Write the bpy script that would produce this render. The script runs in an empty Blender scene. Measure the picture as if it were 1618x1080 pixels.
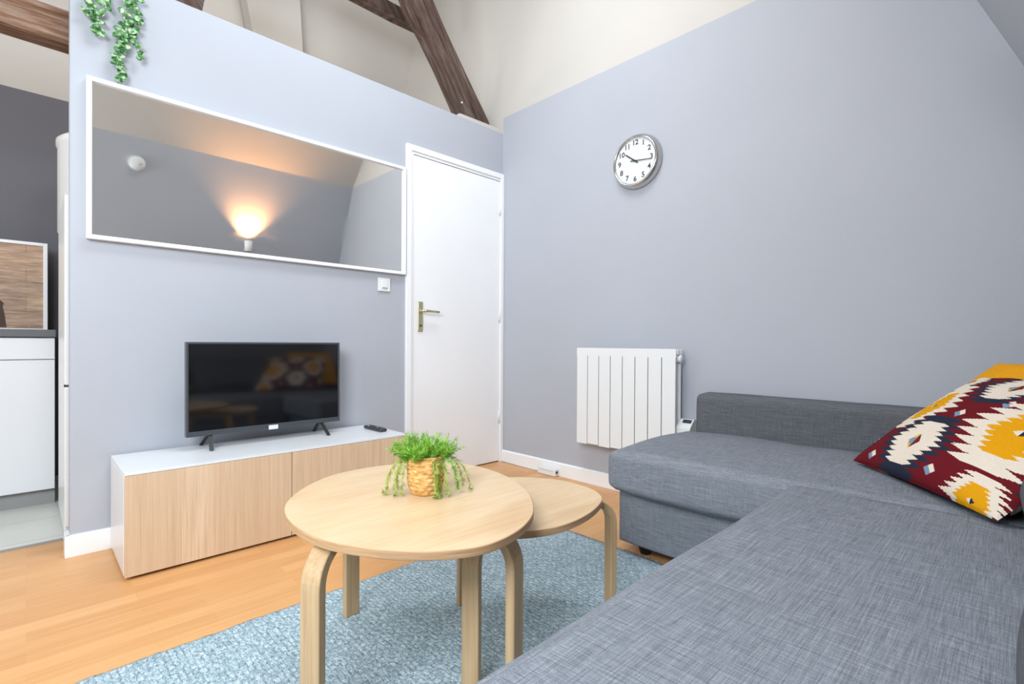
import bpy, bmesh, math, random
from mathutils import Vector, Matrix
PI = math.pi
random.seed(7)
SC = bpy.context.scene
COL = SC.collection

# ------------------------------------------------------------------ camera
YAW, PITCH, ROLL = 0.7969, -0.0055, 0.0053
Fv = Vector((math.cos(YAW)*math.cos(PITCH), math.sin(YAW)*math.cos(PITCH), math.sin(PITCH)))
Rv = Vector((math.sin(YAW), -math.cos(YAW), 0))
Uv = Rv.cross(Fv)
R2 = Rv*math.cos(ROLL) + Uv*math.sin(ROLL)
U2 = -Rv*math.sin(ROLL) + Uv*math.cos(ROLL)
cd = bpy.data.cameras.new('camera')
cam = bpy.data.objects.new('camera', cd); COL.objects.link(cam)
m = Matrix((R2, U2, -Fv)).transposed().to_4x4(); m.translation = Vector((0, 0, .85))
cam.matrix_world = m
cd.sensor_width = 36; cd.lens = 785.7/1618*36; cd.shift_y = 5.97/1618; cd.clip_start = .02
SC.camera = cam

# ------------------------------------------------------------------ light
SC.view_settings.view_transform = 'Standard'; SC.view_settings.look = 'None'
SC.view_settings.exposure = 0.12; SC.view_settings.gamma = 1.0
SC.view_settings.use_curve_mapping = False
w = bpy.data.worlds.new('sky'); SC.world = w; w.use_nodes = True
w.node_tree.nodes['Background'].inputs[0].default_value = (.75, .87, 1, 1)
w.node_tree.nodes['Background'].inputs[1].default_value = 1.6

def area(name, loc, target, sx, sy, power, color):
    l = bpy.data.lights.new(name, 'AREA'); l.shape = 'RECTANGLE'; l.size = sx; l.size_y = sy
    l.energy = power; l.color = color
    o = bpy.data.objects.new(name, l); COL.objects.link(o); o.location = loc
    o.rotation_euler = (Vector(target)-Vector(loc)).to_track_quat('-Z', 'Y').to_euler()
    return o
# daylight coming in through the three windows of the room (glazing modelled below)
area('daylight_gable_window', (-2.12, 1.15, 1.55), (1.0, 1.3, 1.2), 1.3, 1.2, 22, (.88, .94, 1))
area('daylight_left_rooflight', (-.85, .13, 1.88), (.9, 2.6, .9), 1.0, 1.0, 72, (.87, .94, 1))
area('daylight_high_rooflight', (1.05, 1.37, 3.43), (1.6, 2.3, .5), 1.1, .9, 37, (.89, .95, 1))
area('kitchen_fill', (-1.6, 3.3, 1.9), (1.2, 3.6, 2.5), .7, .7, 13, (1, .97, .93))  # added fill for the kitchen and far slope; no window is built here
area('back_room_unseen_lamp', (1.3, 3.45, 1.95), (1.2, 3.55, 3.0), .35, .35, 9, (1, .93, .84))  # unseen upward lamp behind the partition, added to brighten the far cream slope

# ------------------------------------------------------------------ node helpers
def srgb(r, g, b):
    def f(c):
        c /= 255.0
        return c/12.92 if c <= .04045 else ((c+.055)/1.055)**2.4
    return (f(r), f(g), f(b), 1)

class NT:
    def __init__(s, name, rough=.6, metal=0.0, spec=.5, color=None):
        s.m = bpy.data.materials.new(name); s.m.use_nodes = True; s.t = s.m.node_tree
        s.b = s.t.nodes['Principled BSDF']
        s.b.inputs['Roughness'].default_value = rough; s.b.inputs['Metallic'].default_value = metal
        s.b.inputs['Specular IOR Level'].default_value = spec
        if color: s.b.inputs['Base Color'].default_value = color
    def n(s, typ, **kw):
        o = s.t.nodes.new(typ)
        for k, v in kw.items():
            if k.startswith('i_'):
                o.inputs[k[2:].replace('_', ' ')].default_value = v
            else: setattr(o, k, v)
        return o
    def l(s, a, b): s.t.links.new(a, b)
    def coord(s, scale=(1, 1, 1), rot=(0, 0, 0), loc=(0, 0, 0), src='Object'):
        c = s.n('ShaderNodeTexCoord'); mp = s.n('ShaderNodeMapping')
        mp.inputs['Scale'].default_value = scale; mp.inputs['Rotation'].default_value = rot
        mp.inputs['Location'].default_value = loc
        s.l(c.outputs[src], mp.inputs['Vector']); return mp.outputs[0]
    def noise(s, vec, scale=5, detail=3, rough=.5):
        o = s.n('ShaderNodeTexNoise'); o.inputs['Scale'].default_value = scale
        o.inputs['Detail'].default_value = detail; o.inputs['Roughness'].default_value = rough
        s.l(vec, o.inputs['Vector']); return o.outputs['Fac']
    def ramp(s, fac, stops):
        o = s.n('ShaderNodeValToRGB'); e = o.color_ramp.elements
        e[0].position, e[0].color = stops[0]; e[1].position, e[1].color = stops[-1]
        for p, c in stops[1:-1]:
            x = e.new(p); x.color = c
        s.l(fac, o.inputs[0]); return o.outputs[0]
    def math(s, op, a, b=None):
        o = s.n('ShaderNodeMath', operation=op)
        for i, v in enumerate((a, b)):
            if v is None: continue
            if isinstance(v, (int, float)): o.inputs[i].default_value = v
            else: s.l(v, o.inputs[i])
        return o.outputs[0]
    def mix(s, fac, a, b, mode='MIX'):
        o = s.n('ShaderNodeMix', data_type='RGBA', blend_type=mode)
        for i, v in ((0, fac), (6, a), (7, b)):
            if isinstance(v, (int, float, tuple)): o.inputs[i].default_value = v
            else: s.l(v, o.inputs[i])
        return o.outputs[2]
    def color(s, v): s.l(v, s.b.inputs['Base Color'])
    def bump(s, h, strength=.2, dist=.002):
        o = s.n('ShaderNodeBump'); o.inputs['Strength'].default_value = strength
        o.inputs['Distance'].default_value = dist
        s.l(h, o.inputs['Height']); s.l(o.outputs[0], s.b.inputs['Normal'])

def plain(name, col, rough=.6, metal=0.0, spec=.5):
    return NT(name, rough, metal, spec, col).m

def paint(name, col, rough=.75):
    t = NT(name, rough, spec=.3); v = t.coord()
    t.color(t.ramp(t.noise(v, 1.3, 3), [(.3, tuple(c*.97 for c in col[:3])+(1,)), (.7, tuple(min(1, c*1.03) for c in col[:3])+(1,))]))
    t.bump(t.noise(v, 220, 2), .05, .001)
    return t.m

def oak(name, c1, c2, c3, axis='z', board=.14, rough=.45, across='x'):
    """pale wood veneer with straight grain along `axis` and boards of slightly different tone"""
    t = NT(name, rough, spec=.35)
    s = {'x': (1.2, 26, 26), 'y': (26, 1.2, 26), 'z': (26, 26, 1.2)}[axis]
    g = t.noise(t.coord(s), 2.2, 6, .65)
    s2 = {'x': (3, 180, 180), 'y': (180, 3, 180), 'z': (180, 180, 3)}[axis]
    f = t.noise(t.coord(s2), 1.5, 2)
    col = t.ramp(g, [(.3, c1), (.5, c2), (.72, c3)])
    col = t.mix(.35, col, t.ramp(f, [(.35, c1), (.65, c3)]))
    if board:
        sep = t.n('ShaderNodeSeparateXYZ'); t.l(t.coord(), sep.inputs[0])
        k = t.math('FLOOR', t.math('DIVIDE', sep.outputs[{'x': 0, 'y': 1, 'z': 2}[across]], board))
        wn = t.n('ShaderNodeTexWhiteNoise', noise_dimensions='1D'); t.l(k, wn.inputs['W'])
        col = t.mix(t.math('MULTIPLY', wn.outputs['Value'], .55), col, c1)
    t.color(col); t.bump(f, .06, .0006)
    return t.m

GREY = srgb(175, 179, 187); CREAM = srgb(198, 194, 188); WHITE = srgb(240, 241, 242)
M = {}
M['grey'] = paint('grey_wall_paint', GREY)
M['dkgrey'] = paint('kitchen_grey_paint', srgb(108, 107, 113))
M['cream'] = paint('cream_plaster', CREAM)
M['white'] = paint('white_gloss_paint', WHITE, .35)
M['lacquer'] = plain('white_lacquer', srgb(226, 229, 232), .3)
M['enamel'] = plain('white_enamel', srgb(228, 230, 230), .3)
M['gap'] = plain('dark_gap', srgb(60, 60, 62), .8)
M['black'] = plain('black_plastic', srgb(22, 23, 26), .35)
M['charcoal'] = plain('charcoal_plastic', srgb(52, 55, 60), .32)
M['bezel'] = plain('grey_bezel', srgb(84, 88, 94), .3, .4)
M['brass'] = plain('satin_champagne_metal', srgb(205, 196, 160), .28, 1.0)
M['steel'] = plain('brushed_steel', srgb(196, 196, 196), .2, 1.0)
M['plinth'] = plain('grey_plinth', srgb(150, 150, 148), .5)
M['worktop'] = plain('slate_worktop', srgb(92, 93, 96), .4)
M['label'] = plain('paper_label', srgb(225, 228, 230), .6)

def mk_mirror():
    t = NT('mirror_glass', .03, 1.0)
    t.b.inputs['Base Color'].default_value = (.86, .86, .845, 1)
    v = t.coord((1.0, 1, 2.2), (0, .4, 0))
    nz = t.noise(v, 3.5, 5, .6)
    r = t.ramp(nz, [(.5, (.02, .02, .02, 1)), (.8, (.16, .16, .16, 1))])
    t.l(r, t.b.inputs['Roughness'])
    return t.m
M['mirror'] = mk_mirror()
def mk_screen():
    t = NT('tv_screen', .07, 0, .5, (.004, .004, .005, 1))
    t.b.inputs['IOR'].default_value = 1.8
    return t.m
M['screen'] = mk_screen()

def mk_floor():
    t = NT('beech_laminate', .38, spec=.4)
    br = t.n('ShaderNodeTexBrick', offset=.37, offset_frequency=2)
    t.l(t.coord(), br.inputs['Vector'])
    br.inputs['Scale'].default_value = 1; br.inputs['Brick Width'].default_value = .42
    br.inputs['Row Height'].default_value = .063; br.inputs['Mortar Size'].default_value = .0006
    br.inputs['Mortar Smooth'].default_value = .2
    br.inputs['Color1'].default_value = srgb(228, 178, 122); br.inputs['Color2'].default_value = srgb(199, 140, 85)
    br.inputs['Mortar'].default_value = srgb(200, 146, 96)
    g = t.noise(t.coord((1.5, 22, 1)), 3, 5, .6)
    c = t.mix(.45, br.outputs['Color'], t.ramp(g, [(.3, srgb(205, 150, 97)), (.7, srgb(229, 177, 120))]))
    t.color(c); return t.m
M['floor'] = mk_floor()
def mk_tile():
    t = NT('pale_floor_tile', .35)
    br = t.n('ShaderNodeTexBrick', offset=0.0)
    t.l(t.coord(loc=(.20, .04, 0)), br.inputs['Vector'])
    br.inputs['Scale'].default_value = 1; br.inputs['Brick Width'].default_value = .33
    br.inputs['Row Height'].default_value = .33; br.inputs['Mortar Size'].default_value = .003
    br.inputs['Color1'].default_value = srgb(218, 219, 213); br.inputs['Color2'].default_value = srgb(210, 212, 206)
    br.inputs['Mortar'].default_value = srgb(168, 168, 160)
    t.color(t.mix(.3, br.outputs['Color'], t.ramp(t.noise(t.coord(), 6, 4), [(.3, srgb(204, 206, 198)), (.7, srgb(226, 227, 221))])))
    return t.m
M['tile'] = mk_tile()

def fabric(name, dark, mid, light, fine=1.0):
    t = NT(name, .95, spec=.1)
    a = t.noise(t.coord((11, 520, 520)), fine, 3, .75)
    b = t.noise(t.coord((520, 11, 520)), fine, 3, .75)
    c = t.noise(t.coord((520, 520, 14)), fine, 3, .75)
    s = t.math('ADD', t.math('ADD', t.math('MULTIPLY', a, .38), t.math('MULTIPLY', b, .38)), t.math('MULTIPLY', c, .24))
    t.color(t.ramp(s, [(.38, dark), (.5, mid), (.62, light)]))
    t.bump(s, .5, .0015)
    return t.m
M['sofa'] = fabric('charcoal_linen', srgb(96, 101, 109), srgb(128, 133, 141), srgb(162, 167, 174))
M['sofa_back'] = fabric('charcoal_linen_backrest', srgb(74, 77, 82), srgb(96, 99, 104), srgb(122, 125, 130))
def mk_rug():
    t = NT('blue_grey_weave', 1.0, spec=.05)
    # rows of dashes running in the x direction, one row every 14 mm
    row = t.n('ShaderNodeTexBrick', offset=.5)
    wob = t.n('ShaderNodeTexNoise'); wob.inputs['Scale'].default_value = 26; wob.inputs['Detail'].default_value = 3
    va = t.n('ShaderNodeVectorMath', operation='MULTIPLY_ADD'); va.inputs[1].default_value = (.022, .022, 0)
    t.l(wob.outputs['Color'], va.inputs[0]); t.l(t.coord(rot=(0, 0, PI/2)), va.inputs[2])
    t.l(va.outputs[0], row.inputs['Vector'])
    row.inputs['Scale'].default_value = 1; row.inputs['Brick Width'].default_value = .024
    row.inputs['Row Height'].default_value = .015; row.inputs['Mortar Size'].default_value = .0022
    row.inputs['Mortar Smooth'].default_value = .6
    row.inputs['Color1'].default_value = (1, 1, 1, 1); row.inputs['Color2'].default_value = (.55, .55, .55, 1)
    row.inputs['Mortar'].default_value = (.12, .12, .12, 1)
    fine = t.noise(t.coord((1, 1, 1)), 330, 3, .8)
    mid = t.noise(t.coord((2.2, 1, 1)), 70, 3, .7)
    s = t.math('ADD', t.math('ADD', t.math('MULTIPLY', row.outputs['Color'], .11), .06), t.math('ADD', t.math('MULTIPLY', fine, .55), t.math('MULTIPLY', mid, .45)))
    t.color(t.ramp(s, [(.44, srgb(70, 90, 102)), (.55, srgb(132, 156, 168)), (.65, srgb(172, 194, 204)), (.75, srgb(230, 240, 243))]))
    t.bump(s, .8, .004)
    return t.m
M['rug'] = mk_rug()

def mk_birch(name, rot=0.0, sc=1.0):
    t = NT(name, .33, spec=.4)
    v = t.coord((1.0*sc, 3.2*sc, 1), (0, 0, rot))
    n1 = t.noise(v, 2.2, 3, .55)
    g = t.noise(t.coord((4, 70, 70), (0, 0, rot)), 1.5, 4, .6)
    c = t.ramp(n1, [(.3, srgb(212, 180, 138)), (.5, srgb(221, 194, 156)), (.7, srgb(202, 164, 118))])
    t.color(t.mix(.3, c, t.ramp(g, [(.35, srgb(207, 171, 127)), (.65, srgb(228, 204, 168))])))
    return t.m
M['birch'] = mk_birch('birch_veneer', .6)
M['birch2'] = mk_birch('birch_veneer_small', 1.4)
M['plyedge'] = oak('plywood_edge', srgb(150, 116, 86), srgb(190, 152, 112), srgb(214, 180, 138), 'x', 0)
for n_ in M['plyedge'].node_tree.nodes:
    if n_.type == 'MAPPING': n_.inputs['Scale'].default_value = (5, 5, 330)
M['leg'] = oak('birch_leg', srgb(176, 144, 106), srgb(192, 162, 123), srgb(205, 178, 140), 'z', 0)
M['oak'] = oak('pale_oak_veneer', srgb(200, 170, 138), srgb(217, 191, 161), srgb(230, 208, 182), 'z', .105)

def mk_timber(name, a, b, c, axis, sc=1.0, rot=0.0):
    t = NT(name, .8, spec=.25)
    s = {'x': (2, 26, 26), 'z': (20, 20, 2)}[axis]
    mp = t.n('ShaderNodeMapping'); mp.inputs['Scale'].default_value = s
    t.l(t.coord(rot=(0, rot, 0)), mp.inputs['Vector'])
    g = t.noise(mp.outputs[0], 1.6*sc, 7, .7)
    k = t.noise(t.coord(), 5, 4, .6)
    t.color(t.mix(t.math('MULTIPLY', k, .6), t.ramp(g, [(.32, a), (.5, b), (.7, c)]), a))
    t.bump(g, .7, .01); return t.m
M['timber'] = mk_timber('dark_old_timber', srgb(58, 42, 36), srgb(98, 80, 72), srgb(140, 126, 120), 'z', 1.0, math.radians(35))
M['tie'] = mk_timber('weathered_timber', srgb(78, 52, 38), srgb(138, 104, 82), srgb(188, 168, 152), 'x')

# ------------------------------------------------------------------ mesh helpers
def link(name, bm, mats, parent=None, smooth=False):
    me = bpy.data.meshes.new(name)
    bmesh.ops.recalc_face_normals(bm, faces=bm.faces)
    bm.to_mesh(me); bm.free()
    for mm in (mats if isinstance(mats, (list, tuple)) else [mats]): me.materials.append(M[mm] if isinstance(mm, str) else mm)
    if smooth:
        for p in me.polygons: p.use_smooth = True
    o = bpy.data.objects.new(name, me); COL.objects.link(o)
    if parent:                                   # meshes are written in world coordinates
        o.parent = parent
        q = Vector((0, 0, 0)); p = parent
        while p: q += p.location; p = p.parent
        o.location = -q
    return o

def tag(o, label=None, cat=None, group=None, kind=None):
    if label: o['label'] = label
    if cat: o['category'] = cat
    if group: o['group'] = group
    if kind: o['kind'] = kind
    return o

def thing(name, loc, label, cat, group=None):
    o = bpy.data.objects.new(name, None); COL.objects.link(o); o.location = loc
    o.empty_display_size = .05
    return tag(o, label, cat, group)

def struct(name, bm, mats, **kw):
    return tag(link(name, bm, mats, **kw), kind='structure')

def box(bm, lo, hi, bev=0, seg=2, mat=0):
    b = bmesh.new()
    bmesh.ops.create_cube(b, size=1)
    for v in b.verts:
        v.co = Vector([lo[i]+(v.co[i]+.5)*(hi[i]-lo[i]) for i in range(3)])
    if bev:
        bmesh.ops.bevel(b, geom=list(b.edges), offset=bev, segments=seg, profile=.5, affect='EDGES')
    for f in b.faces: f.material_index = mat
    me = bpy.data.meshes.new('t'); b.to_mesh(me); b.free(); bm.from_mesh(me); bpy.data.meshes.remove(me)
    return bm
def bx(lo, hi, bev=0, seg=2): return box(bmesh.new(), lo, hi, bev, seg)

def merge(bm, b):
    me = bpy.data.meshes.new('t'); b.to_mesh(me); b.free(); bm.from_mesh(me); bpy.data.meshes.remove(me); return bm

def prism(bm, pts, vec, mat=0):
    """closed polygon (3-D points) pushed along vec"""
    vec = Vector(vec)
    a = [bm.verts.new(Vector(p)) for p in pts]; b = [bm.verts.new(Vector(p)+vec) for p in pts]
    n = len(pts)
    fs = [bm.faces.new(a), bm.faces.new(b[::-1])]
    for i in range(n): fs.append(bm.faces.new((a[i], a[(i+1) % n], b[(i+1) % n], b[i])))
    for f in fs: f.material_index = mat
    return bm

def tube(bm, pts, r, n=8, caps=True):
    pts = [Vector(p) for p in pts]
    rs = r if isinstance(r, (list, tuple)) else [r]*len(pts)
    rings = []
    up = Vector((0, 0, 1))
    for i, p in enumerate(pts):
        d = (pts[min(i+1, len(pts)-1)] - pts[max(i-1, 0)]).normalized()
        a = d.cross(up)
        if a.length < 1e-3: a = d.cross(Vector((1, 0, 0)))
        a.normalize(); b = d.cross(a).normalized()
        rings.append([bm.verts.new(p + rs[i]*(math.cos(2*PI*k/n)*a + math.sin(2*PI*k/n)*b)) for k in range(n)])
    for i in range(len(rings)-1):
        for k in range(n): bm.faces.new((rings[i][k], rings[i][(k+1) % n], rings[i+1][(k+1) % n], rings[i+1][k]))
    if caps: bm.faces.new(rings[0][::-1]); bm.faces.new(rings[-1])
    return bm

def lathe(bm, prof, origin, ax=(0, 0, 1), n=32, mat=0):
    """prof: (radius, height) pairs turned round axis `ax` through origin"""
    ax = Vector(ax).normalized(); o = Vector(origin)
    a = ax.orthogonal().normalized(); b = ax.cross(a)
    rings = []
    for r, h in prof:
        if r < 1e-6: rings.append([bm.verts.new(o+ax*h)])
        else: rings.append([bm.verts.new(o+ax*h+r*(math.cos(2*PI*k/n)*a+math.sin(2*PI*k/n)*b)) for k in range(n)])
    for i in range(len(rings)-1):
        A, B = rings[i], rings[i+1]
        for k in range(n):
            q = [A[k % len(A)], A[(k+1) % len(A)], B[(k+1) % len(B)], B[k % len(B)]]
            u = []
            for v in q:
                if v not in u: u.append(v)
            if len(u) > 2:
                f = bm.faces.new(u); f.material_index = mat
    return bm

def softbox(lo, hi, r, puff=(0, 0, 0), n=24, wob=0.0, seed=0, fn=None):
    """upholstered block: rounded edges, crowned faces, faint wrinkles"""
    lo, hi = Vector(lo), Vector(hi); c = (lo+hi)/2; h = (hi-lo)/2
    b = bmesh.new(); rnd = random.Random(seed)
    ph = [rnd.uniform(0, 6.28) for _ in range(6)]
    def param(t, hh):
        k = int(n)
        # denser samples near the rounded edge
        x = 2*t/k-1
        return math.copysign(abs(x)**.75, x)
    vs = {}
    def vert(p):
        key = (round(p[0], 5), round(p[1], 5), round(p[2], 5))
        if key in vs: return vs[key]
        q = Vector((p[0]*h.x, p[1]*h.y, p[2]*h.z)); inn = Vector([max(0, h[i]-r) for i in range(3)])
        cl = Vector([max(-inn[i], min(inn[i], q[i])) for i in range(3)]); d = q-cl
        q2 = cl + (d.normalized()*r if d.length > 1e-9 else d)
        fx, fy, fz = 1-p[0]**2, 1-p[1]**2, 1-p[2]**2
        q2.x += math.copysign(1, p[0])*puff[0]*abs(p[0])**4*(fy*fz)**.5
        q2.y += math.copysign(1, p[1])*puff[1]*abs(p[1])**4*(fx*fz)**.5
        q2.z += math.copysign(1, p[2])*puff[2]*abs(p[2])**4*(fx*fy)**.5
        if wob:
            s = math.sin(q2.x*9+ph[0]+2*math.sin(q2.y*5+ph[1])) * math.sin(q2.y*11+ph[2]+1.5*math.sin(q2.z*13+ph[3]))
            q2 += wob*s*Vector((p[0]**3, p[1]**3, p[2]**3))
        q2 += c
        if fn: q2 = Vector(fn(q2))
        vs[key] = b.verts.new(q2); return vs[key]
    for ax in range(3):
        o1, o2 = (ax+1) % 3, (ax+2) % 3
        for sg in (-1, 1):
            for i in range(n):
                for j in range(n):
                    qs = []
                    for di, dj in ((0, 0), (1, 0), (1, 1), (0, 1)):
                        p = [0, 0, 0]; p[ax] = sg; p[o1] = param(i+di, h[o1]); p[o2] = param(j+dj, h[o2]); qs.append(vert(p))
                    try: b.faces.new(qs)
                    except ValueError: pass
    return b

XW, YW = 2.456, 2.615

# ================================================================== SETTING
# floor
b = bmesh.new(); prism(b, [(-2.2, -1.0, -.06), (XW+.1, -1.0, -.06), (XW+.1, 2.858, -.06), (-2.2, 2.858, -.06)], (0, 0, .06))
struct('floor', b, 'floor')
b = bmesh.new(); prism(b, [(-2.2, 2.858, -.06), (XW+.1, 2.858, -.06), (XW+.1, 4.4, -.06), (-2.2, 4.4, -.06)], (0, 0, .06))
struct('floor_tiled', b, 'tile')
b = bx((-2.2, 2.848, 0), (.111, 2.868, .004)); struct('trim_1', b, 'plinth')

# partition behind the television, with the door opening left for the door
WZ, WT = 2.352, .07
b = bmesh.new()
box(b, (.123, YW, 0), (1.646, YW+WT, WZ)); box(b, (1.646, YW, 2.056), (XW, YW+WT, WZ))
struct('wall_left', b, 'grey')
b = bmesh.new(); prism(b, [(2.03, YW+.001, WZ), (2.06, YW+.001, WZ+.022), (XW, YW+.001, WZ+.028), (XW, YW+.001, WZ)], (0, .085, 0))
struct('trim_2', b, 'cream')

# clock wall: grey up to the paint line, cream plaster gable above
PZ = 2.466
SK = .4246
def slope_y(z): return .121+(z-2.097)*SK
b = bmesh.new()
prism(b, [(XW, slope_y(0)-.05, 0), (XW, YW, 0), (XW, YW, PZ), (XW, slope_y(PZ)-.02, PZ)], (.1, 0, 0))
struct('wall_right', b, 'grey')
b = bmesh.new()
prism(b, [(XW, slope_y(PZ)-.1, PZ), (XW, YW, PZ), (XW, YW, 0), (XW, 4.35, 0), (XW, 4.35, 2.36), (XW, 3.68, 3.8), (XW, 2.2, 4.5), (XW, 1.2, 3.65)], (.1, 0, 0))
struct('wall_right_gable', b, 'cream')
def quadplate(pts, thick):
    b = bmesh.new(); n = (Vector(pts[1])-Vector(pts[0])).cross(Vector(pts[2])-Vector(pts[0])).normalized()*thick
    return prism(b, pts, n)
def plane_with_hole(P0, U, V, su, sv, hole, n):
    """plate P0+u*U+v*V, u in 0..su, v in 0..sv, with one rectangular opening (u0,u1,v0,v1)"""
    u0, u1, v0, v1 = hole; b = bmesh.new(); P0, U, V, n = map(Vector, (P0, U, V, n))
    for a, c, d, e in ((0, u0, 0, sv), (u1, su, 0, sv), (u0, u1, 0, v0), (u0, u1, v1, sv)):
        prism(b, [P0+U*a+V*d, P0+U*c+V*d, P0+U*c+V*e, P0+U*a+V*e], n)
    return b
def roof_window(name, P0, U, V, hole, n, depth=.09):
    u0, u1, v0, v1 = hole; P0, U, V, n = map(Vector, (P0, U, V, n)); nn = n.normalized()
    b = bmesh.new(); f = .06
    for a, c, d, e in ((u0, u0+f, v0, v1), (u1-f, u1, v0, v1), (u0+f, u1-f, v0, v0+f), (u0+f, u1-f, v1-f, v1)):
        prism(b, [P0+U*a+V*d, P0+U*c+V*d, P0+U*c+V*e, P0+U*a+V*e], nn*depth)
    return struct(name, b, 'white')
# sloping wall behind the sofa
su_len = math.hypot(1, SK)
V1 = Vector((0, SK, 1)).normalized(); N1 = Vector((0, -1, SK)).normalized()*.1
P1 = Vector((-2.2, slope_y(0), 0)); L1 = PZ*su_len
h1 = (.85, 1.95, 1.45, 2.45)
struct('wall_back', plane_with_hole(P1, (1, 0, 0), V1, XW+2.2, L1, h1, N1), 'grey')
roof_window('window_1', P1, (1, 0, 0), V1, h1, N1)
# cream roof slope above it
V2 = (Vector((0, 2.2, 4.45))-Vector((0, slope_y(PZ), PZ))).normalized(); N2 = Vector((0, -V2.z, V2.y))*.1
P2 = Vector((-2.2, slope_y(PZ), PZ)); L2 = (Vector((0, 2.2, 4.45))-Vector((0, slope_y(PZ), PZ))).length
h2 = (2.65, 3.85, .95, 1.95)
struct('ceiling', plane_with_hole(P2, (1, 0, 0), V2, XW+2.2, L2, h2, N2), 'cream')
roof_window('window_2', P2, (1, 0, 0), V2, h2, N2)
# kitchen side
b = bmesh.new(); prism(b, [(-2.2, 4.25, 0), (XW, 4.25, 0), (XW, 4.25, 2.37), (-2.2, 4.25, 2.37)], (0, .1, 0))
struct('wall_far', b, 'dkgrey')
struct('ceiling_front', quadplate([(-2.2, 4.25, 2.37), (XW, 4.25, 2.37), (XW, 3.63, 3.78), (-2.2, 3.63, 3.78)], -.08), 'cream')
struct('ceiling_ridge', quadplate([(-2.2, 3.63, 3.78), (XW, 3.63, 3.78), (XW, 2.15, 4.45), (-2.2, 2.15, 4.45)], -.08), 'cream')
# gable with window at the far left of the room
b = plane_with_hole((-2.2, -.9, 0), (0, 1, 0), (0, 0, 1), 5.2, 4.6, (1.4, 2.7, .95, 2.15), (-.1, 0, 0))
struct('wall_side', b, 'cream')
roof_window('window_3', (-2.2, -.9, 0), (0, 1, 0), (0, 0, 1), (1.4, 2.7, .95, 2.15), (-1, 0, 0))
# boxed-in rafter of the far slope
b = bmesh.new()
prism(b, [(1.42, 4.20, 2.25), (1.66, 4.20, 2.25), (1.30, 3.60, 3.9), (.84, 3.60, 3.9)], (0, -.13, -.04))
struct('trim_3', b, 'cream')

# baseboards
b = bmesh.new(); prism(b, [(XW-.013, -.85, 0), (XW, -.85, 0), (XW, -.85, .084), (XW-.006, -.85, .084), (XW-.013, -.85, .076)], (0, YW+.85, 0))
struct('baseboard_right', b, 'white')
b = bmesh.new(); prism(b, [(.110, YW-.013, 0), (.110, YW, 0), (.110, YW, .084), (.110, YW-.006, .084), (.110, YW-.013, .076)], (1.646-.110, 0, 0))
box(b, (.108, YW-.012, 0), (.123, YW+WT, .084))
struct('baseboard_left', b, 'white')

# ------------------------------------------------------------------ door
d = thing('door', (2.05, YW, 0), 'white flush interior door with champagne lever handle beside the corner', 'door')
d['kind'] = 'structure'; d.name = 'door_1'
b = bmesh.new()
x0, x1, zt = 1.646, XW-.002, 2.056
fw = .036
for lo, hi in (((x0, YW-.018, 0), (x0+fw, YW+.05, zt)), ((x1-.03, YW-.018, 0), (x1, YW+.05, zt)), ((x0+fw, YW-.018, zt-fw), (x1-.03, YW+.05, zt))):
    box(b, lo, hi, .003)
for lo, hi in (((x0+fw, YW-.010, 0), (x0+fw+.016, YW+.05, zt-fw)), ((x0+fw+.016, YW-.010, zt-fw-.016), (x1-.03, YW+.05, zt-fw))):
    box(b, lo, hi, .002)
link('door_frame', b, 'white', d)
link('door_leaf', bx((x0+fw+.018, YW-.004, .008), (x1-.032, YW+.034, zt-fw-.018), .002), 'white', d)
# handle: long plate, neck and lever
hp = link('handle_plate', bx((1.731, YW-.013, .918), (1.769, YW-.003, 1.104), .006, 3), 'brass', d); hp['label'] = 'champagne metal handle plate'
b = bmesh.new(); lathe(b, [(0, 0), (.012, 0), (.012, .006), (.009, .01), (.009, .045), (0, .045)], (1.75, YW-.012, 1.045), (0, -1, 0), 16)
tube(b, [(1.750, YW-.052, 1.045), (1.76, YW-.056, 1.045), (1.80, YW-.056, 1.044), (1.862, YW-.052, 1.042)], [.009, .009, .008, .007], 12)
link('lever_handle', b, 'brass', hp, smooth=True)
b = bmesh.new(); lathe(b, [(0, 0), (.007, 0), (.007, .004), (0, .004)], (1.75, YW-.012, .955), (0, -1, 0), 14)
link('lock_cylinder', b, 'charcoal', hp, smooth=True)
for hz in (1.76, 1.0, .28):
    b = bmesh.new(); lathe(b, [(0, 0), (.007, 0), (.007, .09), (0, .09)], (x1-.034, YW-.010, hz), (0, 0, 1), 10)
    link('hinge', b, 'enamel', d, smooth=True)

# ------------------------------------------------------------------ roof timbers
def tprism(pts, y, dy): 
    b = bmesh.new(); prism(b, [(x, y, z) for x, z in pts], (0, dy, 0)); return b
strut = [(2.44, 2.36), (2.39, 2.45), (2.172, 2.72), (1.995, 2.947), (1.9, 3.085), (1.78, 3.32), (1.66, 3.62), (1.56, 4.0),
         (1.40, 3.96), (1.50, 3.60), (1.62, 3.26), (1.745, 3.011), (1.783, 2.949), (1.881, 2.855), (1.997, 2.703), (2.173, 2.445), (2.23, 2.355)]
b = tprism(strut, 2.70, .13)
bmesh.ops.bevel(b, geom=[e for e in b.edges if abs(e.verts[0].co.y-e.verts[1].co.y) < 1e-6], offset=.010, segments=1, affect='EDGES')
o = link('roof_strut', b, 'timber'); tag(o, 'curved dark old timber strut rising from the partition top near the corner', 'beam')
b = bmesh.new(); lathe(b, [(0, 0), (.007, 0), (.006, .004), (0, .005)], (2.142, 2.699, 2.50), (0, -1, 0), 12)
link('screw_head', b, 'enamel', o, smooth=True)
o = link('roof_strut', tprism([(.40, 2.2), (.56, 2.2), (.60, 2.45), (.80, 3.1), (1.0, 3.55), (.86, 3.6), (.64, 3.1), (.42, 2.5)], 2.70, .13), 'timber')
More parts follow.
